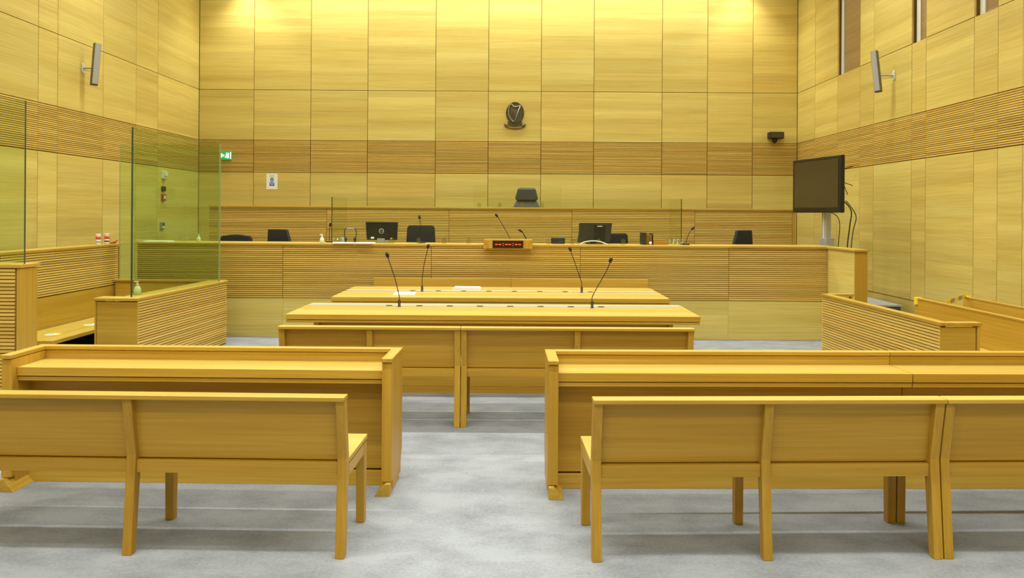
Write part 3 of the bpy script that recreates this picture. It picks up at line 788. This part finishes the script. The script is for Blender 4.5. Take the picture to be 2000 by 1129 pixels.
m.tube(smooth_pts([(.50, .09, 1.85), (.54, .17, 1.72), (.52, .16, 1.5), (.50, .14, 1.2), (.45, .16, .7)], 5), .008, 6)
m.tube(smooth_pts([(.54, .09, 1.86), (.60, .20, 1.66), (.57, .18, 1.45), (.54, .17, 1.2), (.47, .18, .7)], 5), .006, 6)
m.tube(smooth_pts([(.1, .09, 1.72), (.12, .26, 1.6), (.12, .25, 1.2), (.1, .25, .7)], 5), .006, 6)
m.build('cable', BLACK, t)
m = MB()
for p, q in (((.6, .028, 2.29), (.6, .15, 2.32)), ((.6, .028, 2.10), (.6, .15, 2.06)), ((.6, .028, 2.05), (.6, .075, 1.94))): m.tube([p, q], .005, 6)
m.build('antenna', BLACK, t)

# ------------------------------------------------------------------ speakers on the side walls
def speaker(label, wx, y, z, s, tilt, out):
    """s=+1: left wall, column stands off towards +x"""
    t = thing('wall_speaker', label, 'speaker', (wx, y, z), group='column speakers')
    m = MB(); m.prism(rounded(.07, .14, .03, -.05), 0, s*.002, s*.014); m.build('wall_plate', WHITE, t, .002)
    m = MB(); m.tube([(s*.014, 0, -.055), (s*(out-.03), -.03, -.055)], .011, 8); m.tube([(s*.014, 0, -.075), (s*.09, -.012, -.095), (s*(out-.03), -.03, -.09)], .004, 6); m.build('bracket', ALU, t)
    rot = (0, s*tilt, 0)
    yaw = Matrix.Rotation(s*R(46), 4, 'Z')
    o = None
    m = MB(); m.box(-.042, .042, -.03, .045, -.285, .285)
    for v in m.bm.verts: v.co = yaw @ v.co
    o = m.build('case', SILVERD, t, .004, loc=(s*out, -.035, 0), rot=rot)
    m = MB(); m.box(-.036, .036, -.036, -.0305, -.275, .28)
    for v in m.bm.verts: v.co = yaw @ v.co
    m.build('grille', SILVER, o, .002)
    m = MB(); m.box(-.04, .04, -.033, .04, -.296, -.2855)
    for v in m.bm.verts: v.co = yaw @ v.co
    m.build('end_cap', DARK, o, .002)
    return t
speaker('slim silver column speaker on the left wall', XL, 10.62, 3.68, 1, R(4.5), .20)
speaker('slim silver column speaker on the right wall', XR, 10.78, 3.68, -1, R(6.5), .27)

# ------------------------------------------------------------------ things on the walls
# harp crest
t = thing('crest', 'dark bronze oval crest with a harp and ribbon on the back wall', 'crest', (-.052, YB+.002, 3.555))
ell = lambda rx, rz, n=36: [(rx*math.cos(2*math.pi*k/n), rz*math.sin(2*math.pi*k/n)) for k in range(n)]
m = MB(); m.prism(ell(.170, .208), 1, -.03, 0); m.build('oval_plate', BRONZE, t, .004)
m = MB(); m.tube([(x*1.0, -.032, z) for x, z in ell(.158, .196)+ell(.158, .196)[:1]], .008, 6, cap=False); m.build('rim', BRONZE, t)
hp = MB()
hp.tube(smooth_pts([(-.075, -.04, .17), (-.115, -.042, .10), (-.125, -.042, 0), (-.10, -.042, -.08), (-.045, -.042, -.155), (.0, -.04, -.165)], 5), [.009]*26, 8)
hp.tube(smooth_pts([(-.07, -.04, .165), (-.02, -.044, .115), (.05, -.044, .118), (.10, -.042, .14)], 5), [.013]*16, 8)
hp.tube([(.10, -.042, .14), (.05, -.045, -.0), (-.005, -.042, -.165)], [.010, .014, .016], 8)
hp.build('harp', BRONZEL, t)
m = MB()
for k in range(7):
    u = (k+1)/8
    x0, z0 = -.07+u*.15, .135-.02*math.sin(u*3.1); 
    x1, z1 = -.115+u*.10, -.02-u*.12
    m.tube([(x0, -.036, z0), (x1*.9+.01, -.036, z1)], .002, 5)
m.build('strings', BRONZEL, t)
m = MB()
prev = None
N_ = 14
cur = lambda u: (-.2+.4*u, -.235-.045*math.sin(math.pi*u)+.012*(1 if u in (0, 1) else 0))
for k in range(N_):
    a, b = cur(k/N_), cur((k+1)/N_)
    m.hull8([(a[0], -.035, a[1]-.022), (b[0], -.035, b[1]-.022), (b[0], -.01, b[1]-.022), (a[0], -.01, a[1]-.022), (a[0], -.035, a[1]+.022), (b[0], -.035, b[1]+.022), (b[0], -.01, b[1]+.022), (a[0], -.01, a[1]+.022)])
m.build('ribbon', BRONZE, t)
m = MB(); m.prism([(-.13, -.16), (.13, -.16), (.14, -.215), (0, -.255), (-.14, -.215)], 1, -.026, 0); m.build('base_scroll', BRONZE, t)
m = MB()
for k in range(13):
    u = .2+.6*k/12; p = cur(u); m.box(p[0]-.006, p[0]+.006, -.038, -.0352, p[1]-.012, p[1]+.012)
m.build('ribbon_lettering', GOLD, t)

# exit sign
t = thing('exit_sign', 'lit green and white exit sign with arrow on the back wall', 'sign', (-5.497, YB-.004, 2.716))
m = MB(); m.box(-.11, .11, -.05, 0, -.075, .075); m.build('case', GREEN, t, .004)
m = MB(); m.prism([(-.10, .0), (-.06, .045), (-.06, .018), (-.02, .018), (-.02, -.018), (-.06, -.018), (-.06, -.045)], 1, -.0535, -.0505); m.build('arrow', GLOW, t)
m = MB(); m.ball((.03, -.052, .04), .013, .002, .013, 10)
m.prism([(.005, .02), (.05, .024), (.058, -.005), (.04, -.01), (.05, -.055), (.035, -.055), (.022, -.02), (.0, -.05), (-.01, -.04), (.012, -.005)], 1, -.0535, -.0505)
m.box(.055, .07, -.0535, -.0505, -.05, .05); m.build('running_figure', GLOW, t)
m = MB(); m.box(.093, .108, -.0535, -.0505, -.065, .065); m.build('door_bar', GLOW, t)

# notice
t = thing('notice', 'white notice with blue symbols pinned on the back wall at left', 'sign', (-4.632, YB+.001, 2.235))
m = MB(); m.box(-.105, .105, -.003, 0, -.147, .147); m.build('sheet', PAPER, t)
m = MB(); m.box(-.048, .048, -.0042, -.0032, .098, .112); m.build('heading', LIME, t)
m = MB(); m.prism([(.033*math.cos(2*math.pi*k/24), .036+.042*math.sin(2*math.pi*k/24)) for k in range(24)], 1, -.0042, -.0032); m.build('round_symbol', BLUE, t)
m = MB(); m.prism([(.012*math.cos(2*math.pi*k/16), .036+.024*math.sin(2*math.pi*k/16)) for k in range(16)], 1, -.0052, -.0043); m.build('face_symbol', PALEBLUE, t)
m = MB(); m.box(-.046, .046, -.0042, -.0032, -.085, -.014); m.build('square_symbol', BLUE, t)
m = MB(); m.prism([(-.012, -.062), (.012, -.062), (.012, -.05), (0, -.042), (-.012, -.05)], 1, -.0052, -.0043); m.ball((-.025, -.0045, -.035), .01, .001, .01, 8); m.ball((.025, -.0045, -.035), .01, .001, .01, 8); m.build('figure_symbol', PAPER, t)

# camera on the wall
t = thing('wall_camera', 'black box camera with dome on the back wall at right', 'camera', (4.846, YB-.002, 3.155))
m = MB(); m.box(-.135, .135, -.16, -.0, -.062, .062); m.build('housing', BLACK, t, .012)
m = MB(); m.box(-.12, .12, -.163, -.1605, -.048, .048); m.build('front_window', SCREEN, t)
m = MB(); m.lathe([(.045, -.075), (.05, -.063)], (-.02, -.08, 0), 16); m.build('dome_ring', BLACK, t)
m = MB(); m.ball((-.02, -.08, -.088), .05, .05, .055, 18); m.build('dome', plain('smoked_dome', (26, 18, 14), .08), t)

# devices on the left wall, seen through the dock glass
def wallbox(name, label, cat, y, z, wy, h, mat, extra=None):
    t = thing(name, label, cat, (XL, y, z), group='devices on the left wall')
    m = MB(); m.box(-.002, .035, -wy/2, wy/2, -h/2, h/2); m.build('case', mat, t, .005)
    if extra: extra(t)
    return t
def e_call(t):
    m = MB(); m.box(.0355, .04, -.03, .03, -.025, .03); m.build('glass_window', WHITE, t)
def e_sound(t):
    m = MB(); m.box(.0355, .06, -.05, .05, -.02, .05); m.build('cover', WHITE, t, .006)
    m = MB(); m.box(.03, .045, -.06, .06, -.075, -.062); m.build('base_strip', GREYP, t)
def e_plate(t):
    m = MB(); m.box(.0355, .038, -.03, .03, -.03, .03); m.build('button_plate', DARK, t)
def e_sw(t):
    m = MB(); m.box(.0355, .039, -.035, .035, .0, .04); m.build('switch', DARK, t)
    m = MB(); m.box(.0355, .039, -.035, .035, -.045, -.008); m.build('socket', WHITE, t)
wallbox('alarm_sounder', 'white box on the left wall, highest of four behind the dock glass', 'alarm', 13.06, 2.275, .13, .12, WHITE, e_sound)
wallbox('control_plate', 'dark control plate on the left wall below the white box', 'switch', 13.04, 2.04, .11, .085, DARK, e_plate)
wallbox('call_point', 'red fire call point on the left wall below the dark plate', 'alarm', 13.04, 1.892, .12, .11, RED, e_call)
wallbox('switch_plate', 'grey switch plate on the left wall, lowest of four behind the dock glass', 'switch', 13.0, 1.415, .12, .11, GREYP, e_sw)

# ------------------------------------------------------------------ light
def strip(name, x, y, z, lx, ly, power, col=(1, .99, .90), spread=112, rot=(0, 0, 0)):
    L = bpy.data.lights.new(name, 'AREA'); L.shape = 'RECTANGLE'; L.size = lx; L.size_y = ly; L.energy = power; L.color = col; L.spread = R(spread)
    o = bpy.data.objects.new(name, L); COL.objects.link(o); o.location = (x, y, z); o.rotation_euler = rot; return o
for i, y in enumerate((-.85, 2.9, 6.65, 10.4)):
    strip('ceiling_and_fill_light', -.37, y, 6.3, 10.6, .07, 255, spread=136)
strip('ceiling_and_fill_light', -.37, -3.5, 6.2, 10.6, .5, 60, spread=150, rot=(R(40), 0, 0))  # added fill strip behind the camera, brightens faces turned to the viewer
strip('ceiling_panel', -.37, 5, 6.32, 10.5, 16, 148, spread=180)  # added soft fill across the whole ceiling to lift the ambient light
strip('wall_washer', -.37, 13.85, 6.3, 9.4, .08, 190, spread=160)
for x in (-5.05, 4.2):
    L = bpy.data.lights.new('downlight', 'SPOT'); L.energy = 120; L.spot_size = R(95); L.spot_blend = .8; L.shadow_soft_size = .05; L.color = (1, .95, .85)
    o = bpy.data.objects.new('downlight', L); COL.objects.link(o); o.location = (x, 14.05, 6.25)
w = bpy.data.worlds.new('world'); scene.world = w; w.use_nodes = True
w.node_tree.nodes['Background'].inputs[0].default_value = (1, .97, .92, 1); w.node_tree.nodes['Background'].inputs[1].default_value = .2

# ------------------------------------------------------------------ camera
cam = bpy.data.cameras.new('camera'); co = bpy.data.objects.new('camera', cam); COL.objects.link(co)
cam.sensor_width = 36; cam.lens = 27.0
cam.shift_x = -.005; cam.shift_y = -(564.5-418)/2000
co.matrix_world = Matrix.Translation((0, 0, 1.65)) @ Matrix.Rotation(R(90), 4, 'X') @ Matrix.Rotation(R(.37), 4, 'Z')
scene.camera = co
scene.view_settings.view_transform = 'Standard'
scene.view_settings.look = 'None'
scene.cycles.max_bounces = 10
scene.cycles.transparent_max_bounces = 16
